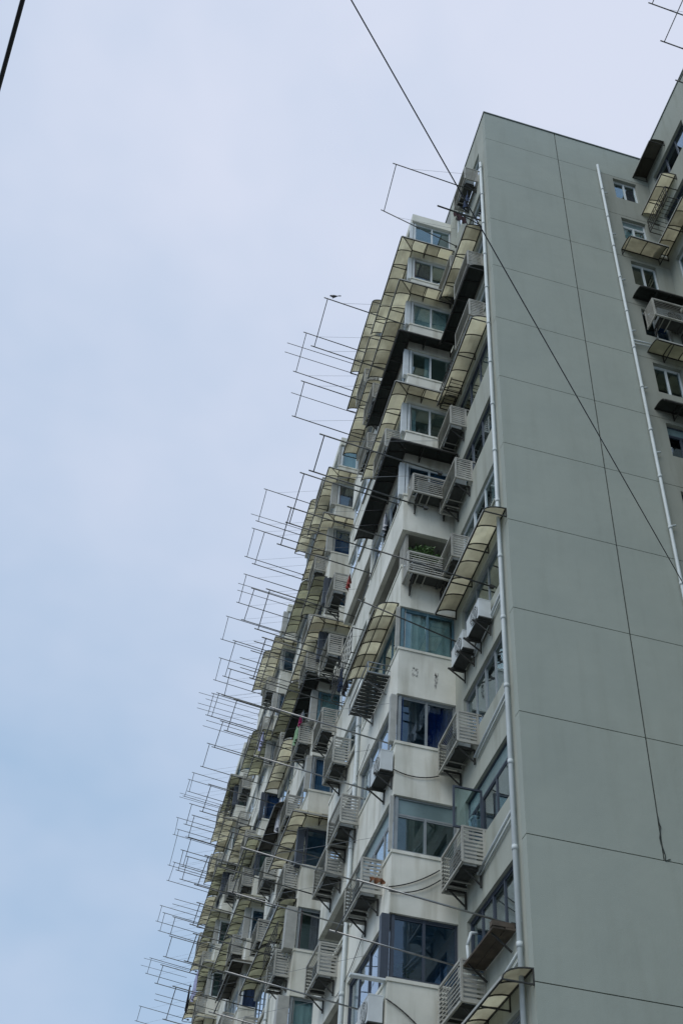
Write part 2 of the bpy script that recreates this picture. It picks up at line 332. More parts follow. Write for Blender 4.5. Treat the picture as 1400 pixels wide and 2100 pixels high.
for b in range(NB):
    y0 = Yb(b); ym = y0 + HALF
    for k in range(-4, 11):
        z = Bk(k); lo = Bk(k - 1) if k > -4 else 0; sill = z - 1.4; h = sill - lo; hh = z - lo
        for half in (0, 1):
            # local: u along the long side, 0 at the bay's outer corner; mirrored for the far half
            def f():
                m = MB(); s = (lambda y: y) if half == 0 else (lambda y: LB - y)
                def bx(xa, xb, ya, yb_, za, zb):
                    ya, yb_ = sorted((s(ya), s(yb_))); m.box(xa, xb, ya, yb_, za, zb)
                bx(X1, -.0, 0, .12, 0, h); bx(X1, X1 + .12, .12, HALF - .1, 0, h)
                bx(X1 + .12, .0, .12, HALF - .1, 0, .14)
                bx(X1, -.0, HALF - .1, HALF - .002, 0, hh)
                bx(X1 - .025, -.0, -.025, .14, h - .07, h + .004); bx(X1 - .025, X1 + .14, .14, HALF - .1, h - .07, h + .004)
                return m
            o = put('balcony', (half, round(h, 2), k == 10), f, M_BAY, BLD, (0, y0, lo))
            if k > 9 and half == 0:
                put('bay_roof', None, lambda: MB().box(X1 - .03, 0, -.03, LB + .03, 0, .5), M_BAY, BLD, (0, y0, z))
            seen = inview((X1, y0 + (0 if half == 0 else LB), z), 220) or inview((X1, y0 + LB / 2, z), 220)
            if not seen: continue
            st = WSTYLE.get((b, k)); rnd = random.random()
            if st is None:
                fmx = random.choice([M_WHITE, M_WHITE, M_ALU, M_DARKF, M_BLUE]); gl = random.choice([M_GLASS, M_GLASSB])
                st = (fmx, gl, random.choice([None, None, (M_CURT, .1, .9), (M_CURTB, .2, .9), (M_CURTR, .2, .7)]), 2, 0, random.choice([.06, .15, .2]))
            if (b, k, half) in OPEN:
                put('soffit', (half,), lambda: MB().box(X1 + .13, -.01, .13, HALF - .12, -.012, -.002), M_SOFF, o, (0, 0 if half == 0 else HALF, hh))
                continue
            fm, gm, cur, n, tr, post = st
            if half == 1: fm = random.choice([fm, M_WHITE, M_ALU]); post = .06; tr = 0
            if half == 0: window((-.002, y0 + .06, sill + .005), WY, -X1 - .05, 1.39, n, fm, gm, cur, tr, post=0)
            # long side, from the corner to the party wall
            yy = y0 + .0 if half == 0 else ym
            wl = window((X1 + .06, yy + (.04 if half == 0 else .06), sill + .005), WX, HALF - .14, 1.39, 4, fm, gm, None if not cur else (cur[0], .0, .35), tr)
            if half == 0: put('corner_post', (post,), lambda: MB().box(0, post + .03, 0, post + .03, 0, 1.38), M_WHITE if k > 4 and b == 0 else M_CREAMF if fm is not M_DARKF else M_DARKF, wl, (0, 0.04, 0))
    put('bay_back_wall', 'bb', lambda: MB().box(.0, .1, 0, LB, 0, ROOF - .01), M_CORE, BLD, (.001, y0, 0))
# drainpipes
def pipe(x, y, z0, z1, r=.045, step=1.9):
    b = MB(); b.bar((x, y, z0), (x, y, z1), 2 * r, n=12); z = z0 + 1
    while z < z1: b.bar((x, y, z), (x, y, z + .1), 2 * r + .02, n=12); b.bar((x, y, z + .5), (x + (.05 if x < 1 else 0), y + (.06 if x > 1 else 0), z + .5), .03); z += step
    return b
put('drainpipe', None, lambda: pipe(-.08, .36, .1, 39.5), M_PIPE, BLD, smooth=True)
def p2():
    b = pipe(4.05, -.08, .1, 40.95, r=.042)
    for j in range(14): b.bar((4.05, -.08, 38.9 - 2.8 * j), (4.2, -.1, 38.96 - 2.8 * j), .05, n=8)
    b.bar((4.06, -.08, 30.05), (4.95, -.06, 30.15), .05, n=8).bar((4.06, -.08, 29.9), (4.95, -.06, 30.0), .03, n=8); return b
put('drainpipe', None, p2, M_PIPE, BLD, smooth=True)
for b in range(4): put('drainpipe', ('bay'), lambda: pipe(X1 - .07, 0, .1, 23.4, r=.05), M_PIPE, BLD, (0, Yb(b) + HALF + .05, 0), smooth=True)
for k in (0, 1, 2, 3): put('branch_pipe', 'br', lambda: MB().bar((-.07, .38, 0), (-.06, 2.3, -.28), .06, n=10).bar((-.05, .5, -.12), (-.045, 2.2, -.36), .035, n=8), M_PIPE, BLD, (0, 0, Rk(k) - 1.95), smooth=True)
put('sill', 'rs', lambda: MB().box(-.05, .0, .6, 3.16, -.06, 0), M_REC, BLD, (0, 0, Rk(4) - 1.45)); put('sill', 'rs', lambda: None, M_REC, BLD, (0, 0, Rk(7) - 1.45))
# dark drip ledges on the long side of the bays
for b in range(3):
    for k in range(0, 11):
        if inview((X1, Yb(b), Bk(k))): put('drip_ledge', 'dl', lambda: MB().box(X1 - .06, X1, 0, 1.2, -.05, 0), M_SOFF, BLD, (0, Yb(b) + HALF + .5, Bk(k) - 1.62))

# ------------------------------------------------------------------ louvred cages and cooling units
def ac_unit(loc, rz, label, small=False):
    """split-system outdoor unit: local origin = middle of its back edge, base at z 0"""
    t = thing('air_conditioner', label, 'air conditioner', loc, rz, 'outdoor cooling units on the facade')
    def body():
        b = MB(); b.box(-.40, .40, .02, .30, .03, .56); b.box(-.405, .405, .015, .305, .55, .575); b.box(.28, .404, .10, .295, .08, .5); return b
    put('case', 'c', body, M_ACB, t); put('base_tray', 't', lambda: MB().box(-.41, .41, .01, .31, 0, .028).box(-.34, -.28, -.02, .34, -.035, 0).box(.28, .34, -.02, .34, -.035, 0), M_ACD, t)
    def fan():
        b = MB(); 
        for r in (.07, .12, .17, .22):
            p = [(-.1 + r * math.cos(a * math.pi / 10), .318, .30 + r * math.sin(a * math.pi / 10)) for a in range(21)]; b.path(p, .01)
        for a in range(6): b.bar((-.1, .32, .30), (-.1 + .22 * math.cos(a * math.pi / 3), .32, .30 + .22 * math.sin(a * math.pi / 3)), .012)
        return b
    if not small:
        put('fan_grille', 'f', fan, M_ACB, t)
        def disc():
            b = MB(); b.bar((-.1, .300, .30), (-.1, .309, .30), .44, n=24); return b
        put('fan_opening', 'fo', disc, M_ACD, t)
        put('hose', 'h', lambda: MB().path([(.40, .16, .42), (.50, .14, .46), (.55, .06, .5), (.52, -.0, .56)], .045, 8).path([(.40, .2, .36), (.52, .18, .38), (.58, .08, .44), (.54, 0, .5)], .04, 8), M_PIPE, t, smooth=True)
        put('valve_cover', 'vc', lambda: MB().box(.404, .43, .09, .22, .2, .45), M_ACD, t)
    return t
def cage(loc, rz, label, L=1.2, Dp=.44, H=.8, near=False, acl=None, wide=False):
    t = thing('louvred_cage', label, 'air conditioner cage', loc, rz, 'louvred cages round the cooling units')
    def fr():
        b = MB(); e = .022
        for u in (0, L):
            for v in (.0, Dp): b.box(u - e, u + e, v - e, v + e, -H - .01, .01)
        for z in (0, -H):
            for u in (0, L): b.box(u - .02, u + .02, -.06 if z else -.10, Dp, z - .02, z + .02)
            b.box(0, L, Dp - .02, Dp + .022, z - .025, z + .025)
        for i in range(5): b.box(.1 + i * (L - .2) / 5, .13 + i * (L - .2) / 5, 0, Dp, -H - .012, -H + .004) if i in (3, 4) else None
        return b
    put('frame', (L, Dp, H), fr, M_LOUV, t)
    for u in (.18, L - .18): put('bracket', (Dp, H), lambda: MB().bar((0, 0, -H - .03), (0, Dp * .92, -H - .03), .035).bar((0, Dp * .8, -H - .04), (0, .0, -H - .36), .028).bar((0, .015, -H - .03), (0, .015, -H - .4), .035), M_STEEL, t, (u, 0, 0))
    n = 9; hz = .050
    SL = lambda L: [(.02, .006, -hz / 2), (L - .02, .006, -hz / 2), (L - .02, .016, -hz / 2), (.02, .016, -hz / 2), (.02, -.016, hz / 2), (L - .02, -.016, hz / 2), (L - .02, -.006, hz / 2), (.02, -.006, hz / 2)]
    fs = lambda: MB().hexa(SL(L))
    ss = lambda: MB().box(-.006, .006, .02, Dp - .02, -hz / 2, hz / 2)
    if near:
        for i in range(n):
            z = -H + (i + .5) * H / n
            put('slat', ('f', L), fs, M_LOUV, t, (0, Dp, z))
            put('slat', ('s', Dp), ss, M_LOUV, t, (0, 0, z)); 
            put('slat', ('s', Dp), ss, M_LOUV, t, (L, 0, z))
    else:
        def al():
            b = MB()
            for i in range(n):
                z = -H + (i + .5) * H / n
                b.hexa([(x, y + Dp, q + z) for x, y, q in SL(L)])
                for u in (0, L): b.box(u - .006, u + .006, .02, Dp - .02, z - hz / 2, z + hz / 2)
            return b
        o = put('slats', (L, Dp, H), al, M_LOUV, t); o['kind'] = 'stuff'
    c, s = math.cos(rz), math.sin(rz)
    u, v = L * .52, .05
    ac_unit((loc[0] + c * u - s * v, loc[1] + s * u + c * v, loc[2] - H + .05), rz, acl or label.replace('louvred', 'cooling').replace(' cage', ' unit inside its cage'), small=not near)
    return t
def cl(adj, where): return f'{adj} louvred cage on {where}'
# recess nearest the camera: measured positions
for k, ya, yb_, zt, adj in [(0, 2.17, 3.4, 11.2, 'clean grey'), (1, 2.02, 3.25, 13.98, 'clean grey'), (2, 2.2, 3.45, 17.05, 'grey open-bottomed'), (4, 2.46, 3.58, 23.05, 'grey'), (5, 2.12, 3.38, 25.7, 'grey'), (6, 2.47, 3.58, 28.5, 'grey'),
                       (8, .77, 1.95, 31.38, 'grey'), (9, .78, 1.98, 34.2, 'grey'), (10, .81, 1.9, 39.9, 'grey')]:
    zt_fl = {8: 'fourth floor down', 9: 'third floor down'}.get(k, fl(k))
    cage((-.02, ya, zt), WX, cl(adj, f'recess wall beside the white drainpipe, {fl(k)}'), L=round(yb_ - ya, 2), H=.8, near=True, acl=f'dark-bottomed cooling unit inside the cage beside the drainpipe, {fl(k)}')
cage((-.02, 2.35, 36.75), WX, cl('narrow grey', 'recess wall below the second floor awning near the corner bay'), L=1.2, H=.72, near=True, acl='cooling unit in the cage beside the second floor awning near the corner bay')
# on the nearest bay
for k, ya, yb_, zt, dz in [(1, 4.28, 5.6, 14.3, .8), (6, 4.21, 5.45, 29.15, .8), (2, 6.72, 8.05, 17.58, .8), (7, 6.66, 7.77, 32.17, .8), (3, 8.19, 9.3, 20.5, .85), (1.1, 8.0, 9.35, 16.9, .8), (0.9, 8.0, 9.35, 14.2, .8), (8, 6.34, 7.5, 34.55, .8), (9, 7.9, 9.05, 37.7, .8), (6.1, 10.3, 11.5, 29.15, .8), (5.1, 10.3, 11.5, 26.28, .8), (4.1, 10.3, 11.45, 23.2, .8)]:
    kk = int(k + .5) if k != 0.9 else 0
    wh = 'just before the pipe' if ya < 6 else 'around the middle pipe' if ya < 7 else 'past the pipe' if ya < 10 else 'at the far corner'
    cage((X1 - .02, ya, zt), WX, cl('grey', f'nearest bay long side {wh}, {fl(kk)}'), L=round(yb_ - ya, 2), H=dz, near=ya < 9.5 and zt < 30, acl=f'cooling unit in the cage {wh} on the nearest bay, {fl(kk)}')
cage((-.12, YB - .02, 26.0), WY, cl('wide grey', 'camera-facing side of the nearest bay, sixth floor down'), L=1.18, H=.72, near=True, acl='cooling unit in the wide cage facing the camera, sixth floor down')
cage((-.2, YB - .02, 22.85), WY, cl('wide grey', 'camera-facing side of the nearest bay under the open planted balcony'), L=1.18, H=.72, near=True, acl='white cooling unit behind the broken slats under the open planted balcony')
# bare cooling units
def bracket(parent_loc, rz, label):
    t = thing('wall_bracket', label, 'bracket', parent_loc, rz, 'steel brackets under bare cooling units')
    for u in (-.3, .3):
        put('arm', 'x', lambda: MB().bar((0, 0, 0), (0, .42, 0), .035).bar((0, .4, 0), (0, 0, -.3), .028).bar((0, .01, 0), (0, .01, -.34), .03), M_STEEL, t, (u, 0, 0))
for loc, where in [((-.05, 1.45, 18.85), 'right of a pair under the tenth-floor recess window'), ((-.05, 2.5, 18.85), 'left of a pair beside the bare bay wall'), ((X1 - .02, 4.05, 16.2), 'on the nearest bay under the blue-curtained window'), ((X1 - .02, 4.15, 10.45), 'under the white shelf low on the nearest bay')]:
    ac_unit(loc, WX, f'white bare cooling unit, {where}'); bracket((loc[0], loc[1], loc[2] - .05), WX, f'steel bracket of the unit {where}')
t = put('shelf_board', None, lambda: MB().box(X1 - .72, X1 - .03, 3.66, 3.80, 11.3, 11.34), M_WHITE); tag(t, 'thin white shelf board over the cooling unit at the bottom of the nearest bay', 'shelf')

# ------------------------------------------------------------------ curved sheet awnings
def prof(s, Dp, drop): # s 0 at wall .. 1 at the front edge
    return Dp * math.sin(s * math.pi / 2) , -drop * (1 - math.cos(s * math.pi / 2)) - .0
def awning_side(t, loc, rz, L, Dp, drop, sm, m0=False, m1=False, pitch=.55, chord=True, cross=0, endcap=False):
    """panels, ribs and rails of one straight side; m0/m1: mitred outwards at that end"""
    n = max(1, round((L + (Dp if m0 or m1 else 0)) / pitch)); SG = 5
    ue0 = lambda v: -v if m0 else 0
    ue1 = lambda v: L + (v if m1 else 0)
    us = [(-Dp if m0 else 0) + (L + (Dp if m0 else 0) + (Dp if m1 else 0)) * i / n for i in range(n + 1)]
    for i in range(n):
        def f(i=i):
            b = MB()
            for a in range(SG):
                v0, z0 = prof(a / SG, Dp, drop); v1, z1 = prof((a + 1) / SG, Dp, drop)
                g_ = .004
                def U(u, v): return min(max(u, ue0(v)), ue1(v))
                P = [(U(us[i] + g_, v0), v0, z0), (U(us[i + 1] - g_, v0), v0, z0), (U(us[i + 1] - g_, v1), v1, z1), (U(us[i] + g_, v1), v1, z1)]
                b.hexa(P + [(x, y, z + .007) for x, y, z in P])
            return b
        put('panel', (L, Dp, drop, m0, m1, pitch, i if (i in (0, 1, n - 1, n - 2) and (m0 or m1)) else 'm%d' % i), f, sm, t, loc, rz)
    def ribs_at(u, m):
        b = MB(); pts = [(min(max(u, ue0(prof(a / 6, Dp, drop)[0])), ue1(prof(a / 6, Dp, drop)[0])) if not m else (-prof(a / 6, Dp, drop)[0] if m == 1 else L + prof(a / 6, Dp, drop)[0]), prof(a / 6, Dp, drop)[0], prof(a / 6, Dp, drop)[1] - .012) for a in range(7)]
        b.path(pts, .022); return b
    for i, u in enumerate(us):
        put('rib', (L, Dp, drop, m0, m1, pitch, i), lambda: ribs_at(u, 0), M_STEEL, t, loc, rz)
    def fr():
        b = MB(); v1, z1 = prof(1, Dp, drop)
        b.bar((ue0(0), .01, -.01), (ue1(0), .01, -.01), .03); b.bar((ue0(v1), v1, z1 - .01), (ue1(v1), v1, z1 - .01), .032)
        if chord:
            for i, u in enumerate(us):
                if i % 2 == 0 and -.01 <= u <= L + .01: b.bar((u, 0, -drop - .02), (u, v1, z1 - .02), .024).bar((u, .01, 0), (u, .01, -drop - .04), .024)
        for c in range(cross):
            vc, zc = prof((c + 1) / (cross + 1), Dp, drop); b.bar((ue0(vc), vc, zc - .015), (ue1(vc), vc, zc - .015), .022)
        return b
    put('frame', (L, Dp, drop, m0, m1, pitch, chord, cross), fr, M_STEEL, t, loc, rz)
    # pale edging strip along the front lip
    v1, z1 = prof(1, Dp, drop)
    put('edge_strip', (L, Dp, drop, m0, m1), lambda: MB().bar((ue0(v1), v1 + .02, z1 + .002), (ue1(v1), v1 + .02, z1 + .002), .012, .05), M_CREAMF if sm is not M_DARK else M_STEEL, t, loc, rz)
    # underside lintel board where the sheet meets the wall
    if endcap:
        put('end_cap', (Dp, drop), lambda: MB().hexa([(0, 0, -.0), (.012, 0, -.0), (.012, Dp, -drop), (0, Dp, -drop), (0, 0, .01), (.012, 0, .01), (.012, Dp * .7, -drop * .3 + .01), (0, Dp * .7, -drop * .3 + .01)]), M_CREAMF, t, (loc[0], loc[1] - .01, loc[2]) if rz == WX else loc, rz)
SHN = {M_CREAM: 'cream', M_GREEN: 'greenish', M_BROWN: 'dark brown', M_DARK: 'blackened'}
def corner_awning(b, k, sm, Dp=.53, drop=.28, z=None, LA=HALF - .05, fext=None, note=''):
    z = z if z is not None else Bk(k) + .42; y = Yb(b)
    t = thing('corner_awning', f'{SHN[sm]} curved awning wrapping round the corner of the {BAYN[b]}, {fl(k)}{note}', 'awning', (X1 - .001, y, z), 0, 'curved sheet awnings')
    awning_side(t, (0, 0, 0), WX, LA, Dp, drop, sm, m0=True)
    awning_side(t, (1.36, -.001, 0), WY, 1.36, Dp, drop, sm, m1=True, pitch=.45)
    return t
def wall_awning(loc, rz, L, label, sm, Dp=.53, drop=.28, pitch=.55, chord=True, cross=0, endcap=True):
    t = thing('wall_awning', label, 'awning', loc, rz, 'curved sheet awnings')
    awning_side(t, (0, 0, 0), 0, L, Dp, drop, sm, pitch=pitch, chord=chord, cross=cross)
    return t
corner_awning(0, 9, M_CREAM); corner_awning(0, 8, M_CREAM); corner_awning(0, 7, M_DARK, Dp=.45); corner_awning(0, 6, M_CREAM, Dp=.5); corner_awning(0, 5, M_DARK, Dp=.56, LA=3.4)
wall_awning((X1 - .001, 3.75, Bk(3) + .2), WX, 3.0, 'cream awning with a grid of dark bars above the blue-framed corner window', M_CREAM, Dp=.62, drop=.42, pitch=.5, chord=False, cross=2)
HB = HALF + .1
def half_awning(b, k, sm, **kw):
    y = Yb(b) + HB; return wall_awning((X1 - .001, y, Bk(k) + .42), WX, kw.pop('L', HALF - .1), f'{SHN[sm]} curved awning over the far half of the {BAYN[b]}, {fl(k)}', sm, **kw)
half_awning(0, 10, M_CREAM); half_awning(0, 9, M_CREAM); half_awning(0, 8, M_CREAM)
# recess awnings beside the camera-side drainpipe
for k, y0, L, z, sm in [(-1, .02, 2.6, 9.99, M_CREAM), (3, .05, 3.45, 21.36, M_CREAM), (6, .42, 3.0, 29.97, M_CREAM), (7, .5, 2.7, 32.9, M_DARK), (8, .63, 2.55, 35.61, M_CREAM)]:
    wall_awning((-.002, y0, z + .1), WX, L, f'{SHN[sm]} stained awning over the recess window beside the drainpipe, {fl(k)}', sm, Dp=.54, drop=.27)
# second and further bays
for k, sm in [(9, M_CREAM), (8, M_CREAM), (6, M_CREAM), (5, M_DARK), (3, M_CREAM)]: corner_awning(1, k, sm)
wall_awning((X1 - .001, Yb(1) + .4, Bk(7) + .42), WX, 2.2, 'short greenish awning on the long side of the second bay, fourth floor down', M_GREEN)
wall_awning((X1 - .001, Yb(1) + .3, Bk(2) + .42), WX, 3.0, 'greenish awning set back from the corner of the second bay, ninth floor down', M_GREEN, chord=True)
for k, sm in [(10, M_CREAM), (8, M_GREEN), (6, M_GREEN), (5, M_CREAM), (4, M_BROWN), (2, M_GREEN)]: half_awning(1, k, sm)
for k, sm in [(9, M_CREAM), (7, M_GREEN), (5, M_GREEN), (4, M_GREEN), (3, M_BROWN)]: corner_awning(2, k, sm)
for k, sm in [(10, M_CREAM), (8, M_GREEN), (6, M_CREAM), (4, M_GREEN)]: half_awning(2, k, sm)
for k, sm in [(9, M_GREEN), (8, M_CREAM), (7, M_GREEN), (6, M_GREEN), (5, M_GREEN), (4, M_CREAM)]: corner_awning(3, k, sm)
for k, sm in [(9, M_CREAM), (8, M_CREAM), (7, M_CREAM), (6, M_CREAM), (5, M_CREAM), (4, M_CREAM)]: half_awning(3, k, sm)
# end wall and wing awnings
def ewa(x1, L, z, sm, label, Dp=.6): wall_awning((x1, -.002, z), WY, L, label, sm, Dp=Dp, drop=.3)
ewa(5.62, 1.26, 35.45, M_CREAM, 'small cream awning over the third window of the end wall')
ewa(5.9, 1.5, 32.6, M_DARK, 'blackened awning over the fourth window of the end wall', .55)
ewa(5.9, 1.4, 29.75, M_GREEN, 'greenish awning over the fifth window of the end wall, under a louvred cage')
ewa(5.9, 1.55, 27.0, M_DARK, 'blackened awning under the fifth window of the end wall', .5)
for z, sm, y0, L, n_ in [(41.2, M_BROWN, -1.3, 1.3, 'dark brown awning over the top wing window'), (38.5, M_CREAM, -1.4, 1.4, 'cream awning over the second wing window'), (35.7, M_CREAM, -2.0, 1.95, 'stained cream awning over the third wing window'), (21.2, M_CREAM, -1.6, 1.4, 'cream awning low on the wing at the photo edge')]:
    wall_awning((XW - .002, y0, z + .1), WX, L, n_, sm, Dp=.55, drop=.3)
cage((5.9, -.03, 31.9), WY, 'grey louvred cage under the fourth window of the end wall', L=1.2, H=.85, near=True, acl='cooling unit inside the cage on the end wall')
# barred balcony box on the wing and tangle of things in it
def grille(name, label, loc, rz, W, H, Dp, nv, nh, m=M_STEEL, cat='window grille'):
    t = thing(name, label, cat, loc, rz)
    def f():
        b = MB()
        for z in (0, H): b.bar((0, 0, z), (0, Dp, z), .022).bar((W, 0, z), (W, Dp, z), .022).bar((0, Dp, z), (W, Dp, z), .024)
        for u in (0, W): b.bar((u, Dp, 0), (u, Dp, H), .022)
        return b
    put('outer_frame', None, f, m, t)
    for i in range(1, nv): put('bar', ('v', H), lambda: MB().bar((0, 0, 0), (0, 0, H), .013), m, t, (W * i / nv, Dp, 0))
    for i in range(1, nh): put('rail', ('h', W), lambda: MB().bar((0, 0, 0), (W, 0, 0), .016), m, t, (0, Dp, H * i / nh))
    for i in range(1, nv): put('floor_bar', ('f', Dp), lambda: MB().bar((0, 0, 0), (0, Dp, 0), .013), m, t, (W * i / nv, 0, 0))
    return t
grille('window_grille', 'dark steel cage of bars on the nearest bay recess, fourth floor down', (-.02, 2.5, 29.9), WX, 1.05, .95, .4, 9, 4)
grille('window_grille', 'steel bar cage full of odds and ends on the wing between two cream awnings', (XW - .02, -1.3, 37.0), WX, 1.2, .7, .45, 9, 4)
grille('window_grille', 'dark barred cage hanging below the blackened awning at the far corner of the nearest bay', (X1 - .02, 7.1, Bk(4) - 1.5), WX, 2.2, .95, .4, 7, 4)
grille('balcony_rack', 'barred rack of poles and pipes on the second bay above a greenish awning', (X1 - .02, Yb(1) + .5, Bk(2) - .95), WX, 2.0, .6, .45, 8, 3)
grille('window_grille', 'fine white mesh grille on the third bay, seventh floor down', (X1 - .02, Yb(2) - .0 + .4, Bk(4) - 1.3), WX, 2.4, 1.3, .1, 10, 8, M_WHITE)
grille('window_grille', 'dark window bars on the fourth bay top corner', (X1 - .02, Yb(3) + .4, Bk(9) - 1.4), WX, 2.6, 1.3, .3, 8, 6)
# corrugated tray under the grid awning
t = thing('flower_tray', 'rusty shelf with a dark corrugated sheet bottom and empty rail on the nearest bay', 'shelf', (X1 - .01, 4.3, 19.55), WX)
def corr():
    b = MB(); n = 26
    for i in range(n):
        u0, u1 = 1.75 * i / n, 1.75 * (i + 1) / n; z = .02 * (i % 2); b.box(u0, u1 - .002, 0, .55, z, z + .012)
    return b
put('corrugated_sheet', None, corr, M_ACD, t)
put('rail', None, lambda: MB().bar((0, .56, .02), (1.75, .56, .02), .03).bar((0, .56, .32), (1.75, .56, .32), .025).bar((0, 0, .32), (0, .56, .32), .025).bar((0, .56, 0), (0, .56, .32), .025).bar((1.75, .56, 0), (1.75, .56, .32), .025).bar((0, 0, .16), (0, .56, .16), .018).bar((0, 0, 0), (0, .56, 0), .03).bar((0.3, 0, -.35), (.3, .5, 0), .03).bar((1.5, 0, -.35), (1.5, .5, 0), .03).bar((1.5, .01, -.4), (1.5, .01, 0), .03), M_POLEB, t)
# wooden board under the recess window near the bottom
t = thing('wooden_board', 'weathered brown board shelf under the lowest recess window beside the drainpipe', 'shelf', (-.01, .62, 11.05), WX)
put('plank', None, lambda: MB().box(0, 1.6, .01, .20, 0, .04), M_WOOD, t); put('plank', None, lambda: MB().box(.02, 1.57, .21, .42, .004, .045), M_WOOD, t)
put('prop', None, lambda: MB().bar((.2, .02, -.3), (.2, .38, 0), .03).bar((1.4, .02, -.3), (1.4, .38, 0), .03), M_STEEL, t)
put('timber_offcut', None, lambda: MB().box(.0, .12, .03, .44, .046, .14).box(.15, .24, .05, .40, .047, .11), M_WOOD, t)
# open casement
t = thing('casement_window', 'open dark-framed casement pane swung out over the recess, tenth floor down', 'window', (-.02, 2.05, Rk(1) - 1.42), math.radians(180))
put('frame', None, lambda: MB().box(0, .62, -.02, .02, 0, .04).box(0, .62, -.02, .02, .96, 1.0).box(0, .04, -.02, .02, .04, .96).box(.58, .62, -.02, .02, .04, .96), M_DARKF, t)
put('pane', None, lambda: MB().box(.04, .58, -.003, .003, .04, .96), M_GLASS, t)

# ------------------------------------------------------------------ random cages on the farther bays
used = set()
for b in range(1, NB):
    for k in range(-1, 11):
        for half in (0, 1):
            y = Yb(b) + (.35 if half == 0 else HALF + 1.3) + random.choice([0, .5, .9]); z = Bk(k) - 1.4 + random.choice([.05, .1, .5])
            if not inview((X1, y, z), 30): continue
            if random.random() < .72 and (b, k, half) not in OPEN:
                ns = 'near' if half == 0 else 'far'
                cage((X1 - .02, y, z), WX, cl(random.choice(['grey', 'pale grey']), f'{ns} half of the {BAYN[b]}, {fl(k)}'), L=random.choice([1.15, 1.2]), near=False, acl=f'cooling unit in the cage on the {ns} half of the {BAYN[b]}, {fl(k)}')
    for k in range(2, 11):
        if inview((0, Yb(b) - .6, Bk(k)), 0) and random.random() < .6:
            cage((-.02, Yb(b) - 1.4, Rk(k) - 1.35), WX, cl('grey', f'recess wall before the {BAYN[b]}, {fl(k)}'), L=1.2, acl=f'cooling unit in the recess before the {BAYN[b]}, {fl(k)}')

# ------------------------------------------------------------------ drying racks
TIPS = [(671.7,612.6,644.3,711.1),(628.2,682.8,606.8,762.8),(623.9,782.9,605.1,854.7),(664.9,892.8,642.7,967.3),(623.4,971.5,593.5,1073.3),(597.1,1041.1,575.7,1117.4),(546.8,1003.9,529.6,1069.2),(521.7,1084.2,506.5,1142.1),(542.5,1091.1,522.6,1157.1),(505.4,1178.3,490,1236.1),(521.5,1207.8,500.7,1272.1),(553.2,1209.6,529.2,1291),(468.6,1264.6,456.4,1311.4),(483.1,1314.6,461.5,1387.4),(545.3,1309.2,519.1,1392.1),(453.6,1349.9,441.8,1394.9),(473.5,1372.2,460,1426.4),(438.6,1422.5,426.1,1466.9),(449.3,1421.9,434.3,1469),(486.1,1435.4,465.8,1499.2),(457.4,1479.7,440.1,1532.8),(430,1525.3,416.1,1572.5),(398.3,1584.9,388.2,1623.3),(389.7,1598.8,379,1633.1),(433.2,1609.6,415.4,1664.6),(393.6,1649,381.8,1690.8),(398.9,1672.8,386.1,1717.6),(365.7,1676.9,358.2,1711.8),(366.8,1701.1,348.1,1774.6),(392.5,1718.2,375.4,1777.1),(376,1743.9,365.7,1785.1),(386.5,1756.8,373.9,1803.9),(427.4,1756.1,405.4,1815.7),(358.9,1768.6,346,1806.1),(563.9,1453.1,530.7,1552.1),(477.1,1706.4,451.4,1778.2),(506.1,1740.7,477.1,1830.7),(332.4,1857.5,323.4,1889.5),(338.2,1872.3,328.3,1909.3),(359.5,1881.3,349.7,1915.8),(353,1920.7,340.6,1962.6),(403.9,1916.3,385,1972.2),(410.5,1852.6,395.7,1896.9),(311.1,1965.1,302,1996.6),(334.9,1979.6,322.6,2017.2),(361.5,2024.2,340.6,2091.6),(289.4,2063.7,280.7,2094),(472.9,1995.2,439.2,2077.6)]
BRIGHT = {34, 36, 47}
def fit(pts, want=-4.15, h0=11.7, ks=range(-2, 11), st=2.86):
    best = None
    for k in ks:
        P = [hit(x, y, 2, h0 + st * k) for x, y in pts]; e = abs(sum(p.x for p in P) / len(P) - want)
        if best is None or e < best[0]: best = (e, k, P)
    return best[1], best[2]
racks = []
for i, (a, b_, c, d) in enumerate(TIPS):
    k, P = fit([(a, b_), (c, d)]); racks.append([i, k, P, X1 - .0, None])
def where(p):
    b = max(i for i in range(NB) if i == 0 or p.y > Yb(i) - 1.7); h = 'near' if (p.y - Yb(b)) < HALF else 'far'
    return b, h
def rack(i, k, P, xw, label, bright=False, name='drying_rack', dz=.33, stays=True):
    A, B = P; m = M_POLEB if bright else M_POLE; r = .036
    ox, oy, oz = xw, A.y, A.z - dz
    t = thing(name, label, 'drying rack', (ox, oy, oz), 0, 'pole racks for drying clothes')
    for Q in (A, B):
        v = Vector((Q.x - ox, 0, Q.z - oz)); e = v.normalized() * .12
        put('pole', None, lambda: MB().bar((.08, 0, -.01), tuple(v + e), r, n=8), m, t, (0, Q.y - oy, 0), smooth=True)
        put('wall_hook', 'wh', lambda: MB().box(-.04, .06, -.03, .03, -.05, .03), M_STEEL, t, (0, Q.y - oy, 0))
        if stays:
            q1 = v * .82 + Vector((0, 0, .015)); put('stay_wire', None, lambda: MB().bar(tuple(q1), (.03, 0, 1.25), .006), M_WIRE, t, (0, Q.y - oy, 0))
    put('crossbar', None, lambda: MB().bar((A.x - ox, 0, A.z - oz), (B.x - ox, B.y - oy, B.z - oz), .028, n=8), M_POLE, t, smooth=True)
    return t
seenl = {}
racks.sort(key=lambda r: (r[1], r[2][0].y))
for r in racks:
    b, h = where((r[2][0] + r[2][1]) / 2); key = (b, h, r[1]); seenl.setdefault(key, []).append(r)
